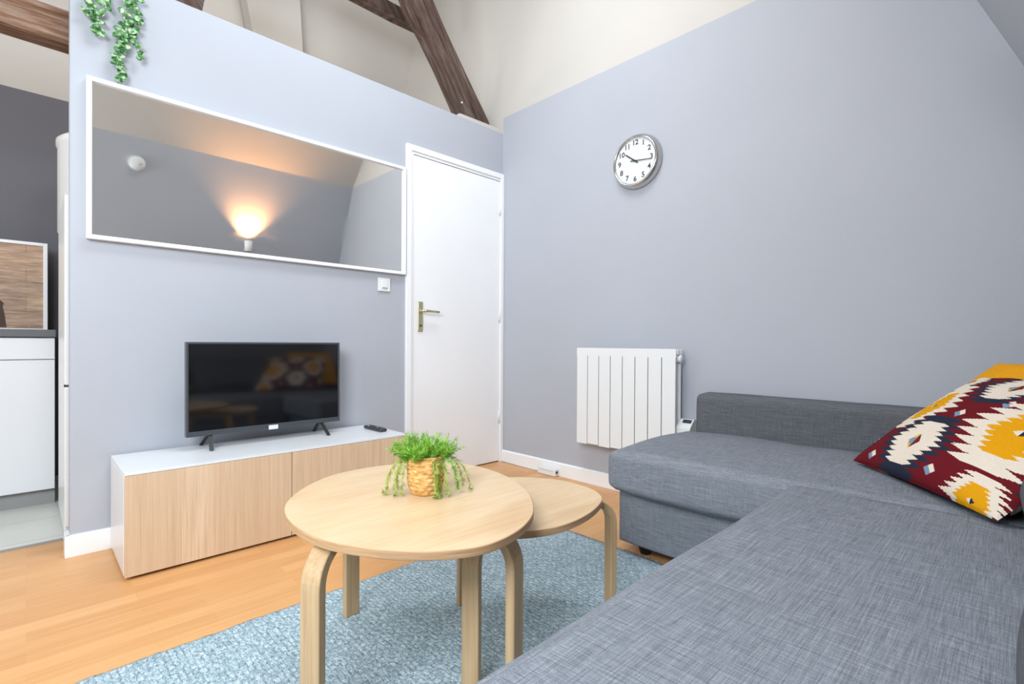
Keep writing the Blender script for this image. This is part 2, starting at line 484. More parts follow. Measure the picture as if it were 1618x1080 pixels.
tag(o, 'grey-faced old timber strut peeping over the partition right of the hanging vine', 'beam')
def rough_beam(lo, hi, n, seed, amp):
    rnd = random.Random(seed); b = bmesh.new(); rings = []
    for i in range(n+1):
        x = lo[0]+(hi[0]-lo[0])*i/n
        j = lambda: rnd.uniform(-amp, amp)
        rings.append([b.verts.new((x, lo[1]+j(), lo[2]+j())), b.verts.new((x, hi[1]+j(), lo[2]+j())), b.verts.new((x, hi[1]+j(), hi[2]+j())), b.verts.new((x, lo[1]+j(), hi[2]+j()))])
    for i in range(n):
        for k in range(4): b.faces.new((rings[i][k], rings[i][(k+1) % 4], rings[i+1][(k+1) % 4], rings[i+1][k]))
    b.faces.new(rings[0]); b.faces.new(rings[-1][::-1])
    bmesh.ops.bevel(b, geom=[e for e in b.edges if abs(e.verts[0].co.x-e.verts[1].co.x) > .02], offset=.008, segments=2, affect='EDGES')
    return b
o = link('tie_beam', rough_beam((-2.19, 2.70, 2.045), (2.45, 2.79, 2.18), 24, 3, .003), 'tie')
tag(o, 'weathered brown timber tie beam over the kitchen opening, ending at the partition', 'beam')
o = link('collar_beam', rough_beam((.4, 3.06, 3.12), (2.06, 3.14, 3.20), 8, 5, .002), 'timber')
tag(o, 'thin dark timber crosspiece running into the curved strut from the left', 'beam')

# ================================================================== FURNITURE
# ------------------------------------------------------------------ media bench
X0, X1, YF, H = .248, 1.400, 2.2024, .3815
t = thing('media_bench', ((X0+X1)/2, (YF+YW)/2, 0), 'low white bench with pale oak doors standing under the television', 'tv bench')
b = bmesh.new()
yb = YW-.016
box(b, (X0, YF+.02, H-.018), (X1, yb, H), .0015); box(b, (X0, YF+.02, .014), (X0+.018, yb, H-.018), .0015)
box(b, (X1-.018, YF+.02, .014), (X1, yb, H-.018), .0015); box(b, (X0+.018, YF+.02, .014), (X1-.018, yb, .032)); box(b, (X0+.018, yb-.01, .032), (X1-.018, yb, H-.018))
box(b, ((X0+X1)/2-.009, YF+.02, .032), ((X0+X1)/2+.009, yb-.01, H-.018))
link('body', b, 'lacquer', t)
xm = (X0+X1)/2
for a, c in ((X0+.001, xm-.0015), (xm+.0015, X1-.001)):
    o = link('door', bx((a, YF, .012), (c, YF+.019, H-.0105), .0012), 'oak', t)
link('front_edge', bx((X0, YF+.001, H-.009), (X1, YF+.0205, H), .001), 'lacquer', t)
for fx in (X0+.04, X1-.04):
    for fy in (YF+.06, yb-.05):
        b = bmesh.new(); lathe(b, [(0, 0), (.018, 0), (.018, .0145), (0, .0145)], (fx, fy, 0), n=16); link('foot', b, 'black', t)

# ------------------------------------------------------------------ television
tx0, tx1, ty, tz0, tz1 = .4842, 1.1677, 2.4676, .4397, .8458
t = thing('television', ((tx0+tx1)/2, ty, H), 'black flat screen television on two splayed feet on the white bench', 'television')
t.rotation_euler = (-.011, 0, .015)
b = bmesh.new(); fwid = .009; chin = .022
for lo, hi in (((tx0, ty, tz0), (tx0+fwid, ty+.03, tz1)), ((tx1-fwid, ty, tz0), (tx1, ty+.03, tz1)), ((tx0+fwid, ty, tz1-fwid), (tx1-fwid, ty+.03, tz1)), ((tx0+fwid, ty, tz0), (tx1-fwid, ty+.03, tz0+chin))):
    box(b, lo, hi, .0015)
link('bezel', b, 'bezel', t)
link('screen', bx((tx0+fwid-.001, ty+.004, tz0+chin-.001), (tx1-fwid+.001, ty+.02, tz1-fwid+.001)), 'screen', t)
b = bmesh.new()
prism(b, [(tx0+.06, ty+.03, tz0+.004), (tx0+.06, ty+.075, tz0-.004), (tx0+.06, ty+.075, tz0+.22), (tx0+.06, ty+.03, tz0+.30)], (tx1-tx0-.12, 0, 0))
link('rear_housing', b, 'charcoal', t)
for fx in (tx0+.095, tx1-.095):
    b = bmesh.new()
    sg = -1 if fx < 1 else 1
    for yy, fsx in ((ty-.055, .012*sg), (ty+.115, .012*sg)):
        a = Vector((fx-.007, ty+.018, tz0+.012)); e = Vector((fx+fsx-.007, yy, H+.0005))
        dn = Vector((0, .012 if yy > ty else .012, 0))
        prism(b, [a, a+dn, e+dn*1.1, e], (.014, 0, 0))
    f = link('foot', b, 'black', t)
link('label_tag', bx((.816, ty-.0012, tz0-.004), (.858, ty+.0002, tz0+.016)), 'label', t)

t.location.z += .0016
# ------------------------------------------------------------------ remote control
def rotz(pts, c, a):
    return [(c[0]+p[0]*math.cos(a)-p[1]*math.sin(a), c[1]+p[0]*math.sin(a)+p[1]*math.cos(a), p[2]) for p in pts]
t = thing('remote_control', (1.335, 2.41, H), 'slim black remote control lying on the right end of the white bench', 'remote control')
def place(b, c, a, z=0):
    bmesh.ops.transform(b, matrix=Matrix.Translation((c[0], c[1], z)) @ Matrix.Rotation(a, 4, 'Z'), verts=b.verts); return b
b = bx((-.020, -.088, .001), (.020, .088, .018), .006, 3)
link('shell', place(b, (1.335, 2.41), .02, H), 'charcoal', t)
for r in range(7):
    for c in range(3):
        bb = bmesh.new(); lathe(bb, [(0, 0), (.0038, 0), (.0034, .0015), (0, .0018)], (-.011+.011*c, -.06+.018*r, .0178), n=10)
        mm = 'label' if (r, c) in ((6, 0), (2, 1)) else 'black'
        link('button', place(bb, (1.335, 2.41), .02, H), mm, t)

# ------------------------------------------------------------------ wall mirror
mx0, mx1, mz0, mz1 = .1705, 1.633, 1.2565, 1.8997
t = thing('wall_mirror', ((mx0+mx1)/2, YW, (mz0+mz1)/2), 'long horizontal mirror in a thin white frame hung above the television', 'mirror')
b = bmesh.new(); f = .017; ym = YW-.032
for lo, hi in (((mx0, ym, mz0), (mx0+f, YW-.001, mz1)), ((mx1-f, ym, mz0), (mx1, YW-.001, mz1)), ((mx0+f, ym, mz1-f), (mx1-f, YW-.001, mz1)), ((mx0+f, ym, mz0), (mx1-f, YW-.001, mz0+f))):
    box(b, lo, hi, .002)
link('frame', b, 'white', t)
link('mirror_glass', bx((mx0+f-.001, ym+.014, mz0+f-.001), (mx1-f+.001, ym+.018, mz1-f+.001)), 'mirror', t)

# ------------------------------------------------------------------ light switch
t = thing('light_switch', (1.50, YW, 1.187), 'square white light switch on the wall under the mirror end', 'light switch')
link('plate', bx((1.461, YW-.010, 1.148), (1.539, YW, 1.227), .003), 'enamel', t)
rk = link('rocker', bx((1.480, YW-.014, 1.163), (1.520, YW-.008, 1.214), .002), 'enamel', t)
link('indicator', bx((1.484, YW-.0155, 1.166), (1.516, YW-.0135, 1.171)), 'plinth', rk)

# ------------------------------------------------------------------ wall clock
cy, cz, cr = 1.507, 1.866, .148
t = thing('wall_clock', (XW, cy, cz), 'round white wall clock with a polished steel rim and black numerals', 'clock')
b = bmesh.new()
lathe(b, [(0, 0), (cr, 0), (cr+.003, .006), (cr+.002, .018), (cr-.006, .036), (cr-.012, .044), (cr-.018, .046), (cr-.021, .042), (cr-.021, .03), (0, .03)], (XW-.001, cy, cz), (-1, 0, 0), 72)
link('rim', b, 'steel', t, smooth=True)
b = bmesh.new(); lathe(b, [(0, 0), (cr-.021, 0), (cr-.021, .001), (0, .001)], (XW-.032, cy, cz), (-1, 0, 0), 72)
face = link('dial', b, plain('clock_dial_white', srgb(222, 226, 228), .5), t)
xf = XW-.0335
M['ink'] = plain('clock_numeral_ink', srgb(58, 60, 62), .6)
def text_mesh(s, size, y, z):
    cu = bpy.data.curves.new('t', 'FONT'); cu.body = s; cu.size = size; cu.align_x = 'CENTER'; cu.align_y = 'CENTER'; cu.extrude = .0004; cu.offset = .0009
    ob = bpy.data.objects.new('t', cu); COL.objects.link(ob)
    bpy.context.view_layer.update()
    me = bpy.data.meshes.new_from_object(ob.evaluated_get(bpy.context.evaluated_depsgraph_get()))
    bpy.data.objects.remove(ob)
    # facing -x : text right = -y, up = +z
    for v in me.vertices:
        p = v.co.copy(); v.co = Vector((xf-p.z, y-p.x, z+p.y))
    me.materials.append(M['ink']); return me
for k in range(1, 13):
    a = k*PI/6; rr = cr-.047
    me = text_mesh(str(k), .040, cy-rr*math.sin(a), cz+rr*math.cos(a))
    o = bpy.data.objects.new('numeral', me); COL.objects.link(o); o.parent = face
    o.location = -t.location - face.location
b = bmesh.new()
for k in range(60):
    a = k*PI/30; r0, r1 = cr-.026, cr-.0225; wd = .0011 if k % 5 == 0 else .0005
    dr = Vector((0, -math.sin(a), math.cos(a))); pr = Vector((0, math.cos(a), math.sin(a)))
    c = Vector((xf, cy, cz)); prism(b, [c+dr*r0+pr*wd, c+dr*r1+pr*wd, c+dr*r1-pr*wd, c+dr*r0-pr*wd], (-.0004, 0, 0))
link('minute_track', b, 'ink', face).location = -t.location-face.location
def hand(name, ang, l, back, wd, xx, mat='ink'):
    b = bmesh.new(); dr = Vector((0, -math.sin(ang), math.cos(ang))); pr = Vector((0, math.cos(ang), math.sin(ang))); c = Vector((xx, cy, cz))
    prism(b, [c-dr*back+pr*wd, c+dr*l+pr*wd*.75, c+dr*l-pr*wd*.75, c-dr*back-pr*wd], (-.0012, 0, 0)); link(name, b, mat, t)
hand('hour_hand', 2*PI*(10.27/12), .078, .022, .0042, xf-.002)
hand('minute_hand', 2*PI*(16.2/60), .106, .028, .0028, xf-.004)
b = bmesh.new(); lathe(b, [(0, 0), (.006, 0), (.005, .003), (0, .003)], (xf-.0045, cy, cz), (-1, 0, 0), 16); link('hand_hub', b, 'ink', t)

# ------------------------------------------------------------------ radiator
ry0, ry1, rz0, rz1 = 1.848, 1.217, .262, .824
xf0 = XW-.11
t = thing('radiator', (XW-.05, (ry0+ry1)/2, rz0), 'white ribbed aluminium radiator hung on the wall beside the sofa', 'radiator')
n = 8; wsec = (ry0-ry1)/n
for i in range(n):
    a = ry0-i*wsec; c = a-wsec
    b = bmesh.new()
    # front blade with a notch joining to its neighbours only at the top
    box(b, (xf0, c+.0022, rz0+(.004 if i % 2 else 0)), (xf0+.008, a-.0022, rz1), .002)
    box(b, (xf0+.0005, c-.0005, rz1-.045), (xf0+.0075, a+.0005, rz1-.001), .001)
    box(b, (xf0+.008, (a+c)/2-.004, rz0+.02), (xf0+.07, (a+c)/2+.004, rz1-.03))      # web
    box(b, (xf0+.03, c+.012, rz0+.02), (xf0+.038, a-.012, rz1-.04), .002)             # middle fin
    box(b, (xf0+.062, c+.006, rz0+.02), (xf0+.070, a-.006, rz1-.02), .002)            # back fin
    link('section', b, 'enamel', t)
for zz in (rz1-.05, rz0+.05):
    b = bmesh.new(); lathe(b, [(0, 0), (.019, 0), (.019, ry0-ry1-.004), (0, ry0-ry1-.004)], (xf0+.04, ry1+.002, zz), (0, 1, 0), 20)
    link('manifold', b, 'enamel', t, smooth=True)
b = bmesh.new(); lathe(b, [(0, 0), (.012, 0), (.017, .004), (.020, .008), (.020, .016), (0, .016)], (xf0+.036, ry1+.002, rz1-.050), (0, -1, 0), 20); link('end_plug', b, 'enamel', t, smooth=True)
b = bmesh.new(); lathe(b, [(0, 0), (.010, 0), (.014, .003), (.014, .016), (0, .016)], (xf0+.055, ry1+.010, rz1-.018), (0, -1, 0), 16)
box(b, (xf0+.012, ry1-.004, rz1-.03), (xf0+.066, ry1+.02, rz1-.002), .006, 3)
link('top_cap', b, 'enamel', t)
b = bmesh.new()
prism(b, [(xf0+.025, ry1+.01, .385), (xf0+.10, ry1+.01, .385), (xf0+.10, ry1+.01, .462), (xf0+.072, ry1+.01, .466), (xf0+.025, ry1+.01, .425)], (0, -.075, 0))
cb = link('control_box', b, 'enamel', t)
b = bmesh.new(); prism(b, [(xf0+.050, ry1-.012, .4485), (xf0+.066, ry1-.012, .4627), (xf0+.0645, ry1-.012, .4645), (xf0+.0485, ry1-.012, .4503)], (0, -.045, 0))
link('display', b, 'charcoal', cb)
for yy in (1.72, 1.32):
    link('bracket', bx((xf0+.068, yy-.01, .60), (XW, yy+.01, .63)), 'enamel', t)

# small connector box on the skirting
t = thing('connector_box', (2.42, 2.13, 0), 'small white cable connector box lying against the baseboard', 'box')
link('housing', bx((2.400, 2.062, .001), (2.440, 2.212, .046), .005, 3), 'enamel', t)
b = bmesh.new(); lathe(b, [(0, 0), (.009, 0), (.009, .003), (.006, .003), (0, .001)], (2.419, 2.0625, .026), (0, -1, 0), 18); link('socket', b, 'black', t)
link('lid_seam', bx((2.3992, 2.075, .031), (2.401, 2.200, .0325)), 'plinth', t)
link('cable', tube(bmesh.new(), [(2.43, 2.21, .012), (2.434, 2.26, .006), (2.437, 2.35, .004), (2.438, 2.59, .004)], .0028, 8), 'enamel', t, smooth=True)

# ------------------------------------------------------------------ rug
def mk_rug_mesh(x0, x1, y0, y1, z0, z1):
    b = bmesh.new(); rnd = random.Random(4); nx = 120; ny = 100
    g = [[None]*(ny+1) for _ in range(nx+1)]
    for i in range(nx+1):
        for j in range(ny+1):
            x = x0+(x1-x0)*i/nx; y = y0+(y1-y0)*j/ny
            if j == ny: y += rnd.uniform(-.004, .004)
            if i == nx: x += rnd.uniform(-.004, .004)
            g[i][j] = b.verts.new((x, y, z1+rnd.uniform(-.0008, .0008)-(.005 if i in (0, nx) or j in (0, ny) else 0)))
    for i in range(nx):
        for j in range(ny): b.faces.new((g[i][j], g[i+1][j], g[i+1][j+1], g[i][j+1]))
    ed = [e for e in b.edges if e.is_boundary]
    r = bmesh.ops.extrude_edge_only(b, edges=ed)
    for v in r['geom']:
        if isinstance(v, bmesh.types.BMVert): v.co.z = z0
    return b
rug = thing('rug', (.7, .7, 0), 'blue-grey woven rug lying on the wood floor under the tables', 'rug')
link('weave', mk_rug_mesh(-.55, 1.745, -.12, 1.628, .0005, .010), 'rug', rug, smooth=True)
b = bmesh.new(); rnd = random.Random(9)
for i in range(190):
    yy = -.1+1.72*i/190+rnd.uniform(-.003, .003)
    tube(b, [(1.744, yy, .007), (1.752, yy+rnd.uniform(-.003, .003), .0075), (1.759+rnd.uniform(0, .006), yy+rnd.uniform(-.006, .006), .0025)], .0016, 4)
fr = link('fringe', b, 'rug', rug); fr['kind'] = 'stuff'

# ------------------------------------------------------------------ nesting tables
def smooth_outline(pts, n=160):
    """closed Catmull-Rom through the points"""
    P = [Vector((p[0], p[1], 0)) for p in pts]; m = len(P); out = []
    per = n//m
    for i in range(m):
        a, b2, c, d2 = P[i-1], P[i], P[(i+1) % m], P[(i+2) % m]
        for k in range(per):
            t_ = k/per
            out.append(.5*((2*b2)+(-a+c)*t_+(2*a-5*b2+4*c-d2)*t_*t_+(-a+3*b2-3*c+d2)*t_**3))
    for _ in range(4):
        out = [(out[i-1]+out[i]*2+out[(i+1) % len(out)])/4 for i in range(len(out))]
    return out
def tabletop(out, ztop, th, mats, parent, name='tabletop'):
    b = bmesh.new(); n = len(out); c = sum(out, Vector())/n
    def ring(z, off):
        rr = []
        for p in out:
            d_ = (p-c).normalized(); q = p-d_*off; rr.append(b.verts.new((q.x, q.y, z)))
        return rr
    rs = [ring(ztop, .0015), ring(ztop-.0015, 0), ring(ztop-th+.0015, 0), ring(ztop-th, .0015)]
    f = b.faces.new(rs[0]); f.material_index = 0
    f = b.faces.new(rs[3][::-1]); f.material_index = 0
    for k in range(3):
        for i in range(n):
            f = b.faces.new((rs[k][i], rs[k][(i+1) % n], rs[k+1][(i+1) % n], rs[k+1][i])); f.material_index = 1
    return link(name, b, mats, parent)
def bent_leg(foot, d, ztop, parent, z0=.0115, width=.046, th=.022, R=.075, reach=.16):
    """foot = centre of the leg on the floor, d = outward direction"""
    d = Vector((d[0], d[1], 0)).normalized(); s = Vector((-d.y, d.x, 0)); fo = Vector((foot[0], foot[1], 0)); Z = Vector((0, 0, 1))
    zt_ = ztop-th/2
    path = [fo+Z*z0, fo+Z*(z0+.15), fo+Z*(zt_-R)]
    for k in range(1, 11):
        a = k/10*PI/2
        path.append(fo - d*R*(1-math.cos(a)) + Z*(zt_-R+R*math.sin(a)))
    path.append(fo-d*(R+reach*.5)+Z*zt_); path.append(fo-d*(R+reach)+Z*zt_)
    b = bmesh.new(); rings = []
    for i, p in enumerate(path):
        tg = (path[min(i+1, len(path)-1)]-path[max(i-1, 0)]).normalized(); nr = tg.cross(s).normalized()
        rr = []
        e = .0018
        for (u, v) in ((-1, -1), (1, -1), (1, 1), (-1, 1)):
            rr.append((p+s*u*(width/2-e)+nr*v*th/2)); rr.append((p+s*u*width/2+nr*v*(th/2-e)))
        order = [0, 1, 3, 2, 4, 5, 7, 6]
        q = [rr[0], rr[2], rr[3], rr[5], rr[4], rr[6], rr[7], rr[1]]
        rings.append([b.verts.new(x) for x in q])
    for i in range(len(rings)-1):
        for k in range(8): b.faces.new((rings[i][k], rings[i][(k+1) % 8], rings[i+1][(k+1) % 8], rings[i+1][k]))
    b.faces.new(rings[0]); b.faces.new(rings[-1][::-1])
    return link('leg', b, 'leg', parent)
kz = .39/.40
big_o = [(.443,1.233),(.419,1.128),(.426,.998),(.464,.901),(.52,.82),(.584,.766),(.655,.736),(.75,.747),(.833,.785),(.895,.837),(.965,.922),(1.027,1.053),(1.049,1.168),(1.041,1.271),(.985,1.36),(.905,1.42),(.814,1.452),(.72,1.457),(.638,1.438),(.546,1.374),(.482,1.303)]
big_o = smooth_outline([(x*kz, y*kz) for x, y in big_o], 210)
BZ = .46; SZ = .40
t = thing('nesting_table', (.72, 1.07, .0115), 'larger round birch table with bentwood legs carrying the basket plant', 'table', None)
tabletop(big_o, BZ, .018, ['birch', 'plyedge'], t)
for foot, ang in (((.410, .985), 208), ((.718, 1.440), 93), ((.772, .778), -72)):
    a = math.radians(ang); bent_leg(foot, (math.cos(a), math.sin(a)), BZ-.018, t)
sm_o = [(1.17,1.19),(1.225,1.125),(1.262,1.05),(1.262,.975),(1.249,.913),(1.21,.857),(1.160,.826),(1.065,.796),(.96,.788),(.875,.812),(.815,.86),(.785,.93),(.80,1.01),(.845,1.09),(.91,1.16),(1.0,1.215),(1.09,1.225)]
ks = 1.0
sm_o = smooth_outline([(x*ks, y*ks) for x, y in sm_o], 170)
t = thing('nesting_table', (1.05, 1.02, .0115), 'smaller lower birch table tucked under the round one beside the sofa', 'table', None)
tabletop(sm_o, SZ, .018, ['birch2', 'plyedge'], t)
for foot, ang in (((.762, .913), -155), ((1.272, .868), -28), ((1.010, 1.250), 79)):
    a = math.radians(ang); bent_leg(foot, (math.cos(a), math.sin(a)), SZ-.018, t, R=.06, reach=.12, width=.044, th=.02)

# ------------------------------------------------------------------ basket plant
px_, py_ = .746, 1.082
t = thing('potted_plant', (px_, py_, BZ), 'bright green feathery plant in a woven seagrass pot on the round table', 'plant')
tb = NT('woven_seagrass', .85, spec=.15)
g = tb.noise(tb.coord((1, 1, 3)), 60, 4, .6)
tb.color(tb.ramp(g, [(.3, srgb(170, 118, 62)), (.5, srgb(214, 164, 98)), (.7, srgb(240, 204, 146))])); tb.bump(g, .6, .003)
b = bmesh.new(); rings = []; nr, na = 56, 96
for j in range(nr+1):
    v = j/nr; z = BZ+.0008+.098*v
    prof = .0365+.0095*min(1, v/.35)**.7 + .001*v
    ring = []
    for k in range(na):
        a = 2*PI*k/na; rowi = v*9
        w_ = .0018*abs(math.sin(rowi*PI))**.5 + .0012*math.sin(a*14+PI*int(rowi))*abs(math.sin(rowi*PI))
        r_ = prof+w_
        ring.append(b.verts.new((px_+r_*math.cos(a), py_+r_*math.sin(a), z)))
    rings.append(ring)
for j in range(nr):
    for k in range(na): b.faces.new((rings[j][k], rings[j][(k+1) % na], rings[j+1][(k+1) % na], rings[j+1][k]))
inner = [b.verts.new((px_+.041*math.cos(2*PI*k/na), py_+.041*math.sin(2*PI*k/na), BZ+.098)) for k in range(na)]
inner2 = [b.verts.new((px_+.040*math.cos(2*PI*k/na), py_+.040*math.sin(2*PI*k/na), BZ+.080)) for k in range(na)]
for k in range(na):
    b.faces.new((rings[-1][k], rings[-1][(k+1) % na], inner[(k+1) % na], inner[k])); b.faces.new((inner[k], inner[(k+1) % na], inner2[(k+1) % na], inner2[k]))
b.faces.new(inner2); b.faces.new(rings[0][::-1])
link('pot', b, tb.m, t, smooth=True)
def foliage_mat(name, a, b_, c):
    q = NT(name, .5, spec=.3); nz = q.noise(q.coord(), 60, 2)
    q.color(q.ramp(nz, [(.35, a), (.5, b_), (.65, c)])); q.b.inputs['Subsurface Weight'].default_value = 0
    return q.m
M['grass'] = foliage_mat('feathery_green', srgb(92, 150, 40), srgb(134, 190, 62), srgb(178, 218, 104))
M['drygrass'] = foliage_mat('yellow_green_tips', srgb(126, 150, 52), srgb(168, 188, 84), srgb(204, 212, 128))
rnd = random.Random(21)
def sprig(b, p0, dir0, length, grav, nseg=8, needle=.013, dens=9):
    p = Vector(p0); d_ = Vector(dir0).normalized(); pts = [p.copy()]
    for i in range(nseg):
        d_ = (d_+Vector((0, 0, -grav))).normalized(); p = p+d_*length/nseg; pts.append(p.copy())
    for q in pts: q.z = max(q.z, BZ+.004)
    tube(b, pts, [.0011*(1-.5*i/nseg) for i in range(len(pts))], 4)
    for i in range(nseg):
        for k in range(dens):
            f_ = rnd.random(); q = pts[i].lerp(pts[i+1], f_); tg = (pts[i+1]-pts[i]).normalized()
            s_ = tg.orthogonal().normalized(); s_.rotate(Matrix.Rotation(rnd.uniform(0, 2*PI), 3, tg))
            dd = (tg*.75+s_).normalized(); e = q+dd*needle*rnd.uniform(.6, 1.15); e.z = max(e.z, BZ+.002)
            sd = dd.cross(tg).normalized()*.0008
            v = [b.verts.new(q-sd), b.verts.new(q+sd), b.verts.new(e)]; b.faces.new(v)
            u_ = tg*.0008; v = [b.verts.new(q-u_), b.verts.new(q+u_), b.verts.new(e)]; b.faces.new(v)
b = bmesh.new()
for i in range(120):
    a = rnd.uniform(0, 2*PI); r_ = .04*math.sqrt(rnd.random())
    out = Vector((math.cos(a), math.sin(a), 0))
    tilt = r_/.04*.95
    sprig(b, (px_+out.x*r_, py_+out.y*r_, BZ+.082), Vector((0, 0, 1))+out*tilt*rnd.uniform(.5, 1.7), rnd.uniform(.035, .080), .05, 5, .015, 9)
link('foliage', b, 'grass', t)
# drooping sprigs, given as (screen-side direction angle in the room, length)
left, right, front = YAW+PI/2, YAW-PI/2, YAW+PI
for a, L, g_, mm in ((left+.15, .17, .38, 'drygrass'), (left-.25, .14, .42, 'drygrass'), (left+.45, .14, .55, 'drygrass'), (right+.1, .15, .34, 'drygrass'), (right-.2, .12, .30, 'grass'),
                 (front+.50, .155, .75, 'drygrass'), (front+.72, .13, .9, 'drygrass'), (right-.5, .12, .6, 'drygrass')):
    b = bmesh.new(); o_ = Vector((math.cos(a), math.sin(a), 0))
    for q_ in range(2):
        oo = Vector((math.cos(a+rnd.uniform(-.16, .16)), math.sin(a+rnd.uniform(-.16, .16)), 0))
        sprig(b, (px_+oo.x*.038, py_+oo.y*.038, BZ+.092), oo*1.0+Vector((0, 0, .55)), L*rnd.uniform(.72, 1.04), g_*rnd.uniform(.9, 1.15), 12, .015, 10)
    link('drooping_sprig', b, mm, t)

# ------------------------------------------------------------------ hanging vine on top of the partition
M['vine'] = foliage_mat('vine_leaf_green', srgb(40, 86, 44), srgb(84, 138, 76), srgb(186, 214, 176))
M['vinestem'] = plain('vine_stem', srgb(120, 150, 110), .6)
t = thing('hanging_vine', (.27, YW-.02, WZ), 'green leafy vine hanging from the partition top above the mirror corner', 'plant')
def leaf(b, p, n_, up, L):
    n_ = n_.normalized(); up = (up-n_*up.dot(n_)).normalized(); s_ = n_.cross(up)
    shape = [(0, 0), (.32, .22), (.42, .5), (.26, .8), (0, 1.05)]
    mid = [b.verts.new(p+up*L*y+n_*L*(-.10*math.sin(y*PI))) for y in (0, .25, .5, .78, 1.05)]
    for sg in (-1, 1):
        ed = [mid[0]]+[b.verts.new(p+s_*sg*x*L+up*L*y+n_*L*.06) for x, y in shape[1:4]]+[mid[4]]
        for i in range(4):
            q = [mid[i], ed[i], ed[i+1], mid[i+1]]; u = []
            for v in q:
                if v not in u: u.append(v)
            if len(u) > 2: b.faces.new(u)
rnd = random.Random(5)
strands = [[(.25, YW+.02, WZ+.03), (.24, YW-.03, WZ+.01), (.235, YW-.03, 2.22), (.20, YW-.028, 2.13), (.216, YW-.028, 2.075)],
           [(.27, YW+.02, WZ+.03), (.275, YW-.035, WZ), (.285, YW-.035, 2.15), (.272, YW-.03, 2.03), (.280, YW-.03, 1.93)],
           [(.29, YW+.02, WZ+.03), (.31, YW-.03, WZ), (.30, YW-.035, 2.2), (.275, YW-.035, 2.09), (.262, YW-.03, 1.985)],
           [(.30, YW+.02, WZ+.03), (.33, YW-.03, WZ), (.325, YW-.03, 2.20), (.318, YW-.03, 2.13), (.335, YW-.03, 2.045)],
           [(.22, YW+.02, WZ+.03), (.19, YW-.03, WZ), (.185, YW-.03, 2.23), (.17, YW-.03, 2.15)]]
for st in strands:
    st = [Vector(p) for p in st]
    pts = []
    for i in range(len(st)-1):
        for k in range(6): pts.append(st[i].lerp(st[i+1], k/6)+Vector((rnd.uniform(-.003, .003), 0, 0)))
    pts.append(st[-1])
    so = link('stem', tube(bmesh.new(), pts, .0012, 5), 'vinestem', t)
    b = bmesh.new()
    for p in pts[6:]:
        for k in range(2 if p is not pts[-1] else 3):
            a = rnd.uniform(-1.9, 1.9)
            up = Vector((math.sin(a), -.25, -math.cos(a)*.8+.1)); nn = Vector((rnd.uniform(-.6, .6), -1, rnd.uniform(-.3, .6)))
            leaf(b, p+Vector((rnd.uniform(-.006, .006), -.004, rnd.uniform(-.01, .01))), nn, up, rnd.uniform(.021, .032))
    link('leaves', b, 'vine', so, smooth=True).location = -t.location-so.location

# ------------------------------------------------------------------ corner sofa
t = thing('corner_sofa', (1.2, .3, 0), 'charcoal fabric corner sofa with chaise along the clock wall', 'sofa')
SX0 = .02
def top_tilt(p): return p
link('chaise_cushion', softbox((1.664, -.42, .262), (2.345, 1.165, .428), .032, (.006, .006, .012), 34, .004, 1), 'sofa', t, smooth=True)
link('seat_cushion', softbox((SX0, -.42, .262), (1.662, .482, .436), .032, (0, .004, .008), 34, .003, 2), 'sofa', t, smooth=True)
link('chaise_base', softbox((1.735, -.40, .042), (2.43, 1.148, .268), .014, (0, 0, 0), 14, 0), 'sofa', t, smooth=True)
link('seat_base', softbox((SX0+.03, -.40, .040), (1.732, .44, .268), .014, (0, 0, 0), 14, 0), 'sofa', t, smooth=True)
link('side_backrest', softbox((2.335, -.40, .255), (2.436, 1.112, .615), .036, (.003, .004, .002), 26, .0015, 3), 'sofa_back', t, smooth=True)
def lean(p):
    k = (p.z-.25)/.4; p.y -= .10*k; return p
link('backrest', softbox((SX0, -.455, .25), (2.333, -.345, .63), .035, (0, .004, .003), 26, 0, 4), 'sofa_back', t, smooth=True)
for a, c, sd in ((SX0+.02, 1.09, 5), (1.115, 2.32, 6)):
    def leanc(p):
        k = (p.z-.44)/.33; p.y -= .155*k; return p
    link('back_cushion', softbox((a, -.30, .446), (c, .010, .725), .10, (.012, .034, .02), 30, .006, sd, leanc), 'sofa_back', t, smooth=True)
for fx, fy in ((1.80, 1.06), (2.38, 1.06), (1.80, -.33), (.12, .36), (.12, -.33), (2.38, -.33)):
    b = bmesh.new(); lathe(b, [(0, .0118 if fx < 1.7 else .0005), (.021, .0118 if fx < 1.7 else .0005), (.034, .043), (0, .043)], (fx, fy, 0), n=20)
    link('foot', b, 'black', t, smooth=False)

# ------------------------------------------------------------------ pillows
def pillow(name, P1, U, V, N, wu, wv, thick, mats, matfn, parent, n=200, concave=.055):
    """P1 = lower left corner, U along the bottom edge, V up the side, N = front normal"""
    b = bmesh.new(); P1, U, V, N = map(Vector, (P1, U, V, N))
    sides = []
    for sg in (1, -1):
        m_ = n if sg == 1 else 40
        g = [[None]*(m_+1) for _ in range(m_+1)]
        for i in range(m_+1):
            for j in range(m_+1):
                s = 2*i/m_-1; q = 2*j/m_-1
                x = s*(1-concave*(1-q*q)*abs(s)); y = q*(1-concave*(1-s*s)*abs(q))
                hh = thick/2*((1-s*s)*(1-q*q))**.42
                hh += .0035*math.sin(7*s+3*q)*math.sin(5*q-4*s+1)*((1-s*s)*(1-q*q))**.5
                g[i][j] = b.verts.new(P1+U*wu*(x+1)/2+V*wv*(y+1)/2+N*sg*hh)
        for i in range(m_):
            for j in range(m_):
                f_ = b.faces.new((g[i][j], g[i+1][j], g[i+1][j+1], g[i][j+1]))
                f_.material_index = matfn((i+.5)/m_, (j+.5)/m_) if sg == 1 else matfn(1-(i+.5)/m_, (j+.5)/m_)
    bmesh.ops.remove_doubles(b, verts=b.verts, dist=.00008)
    return link(name, b, mats, parent, smooth=True)
KM = []
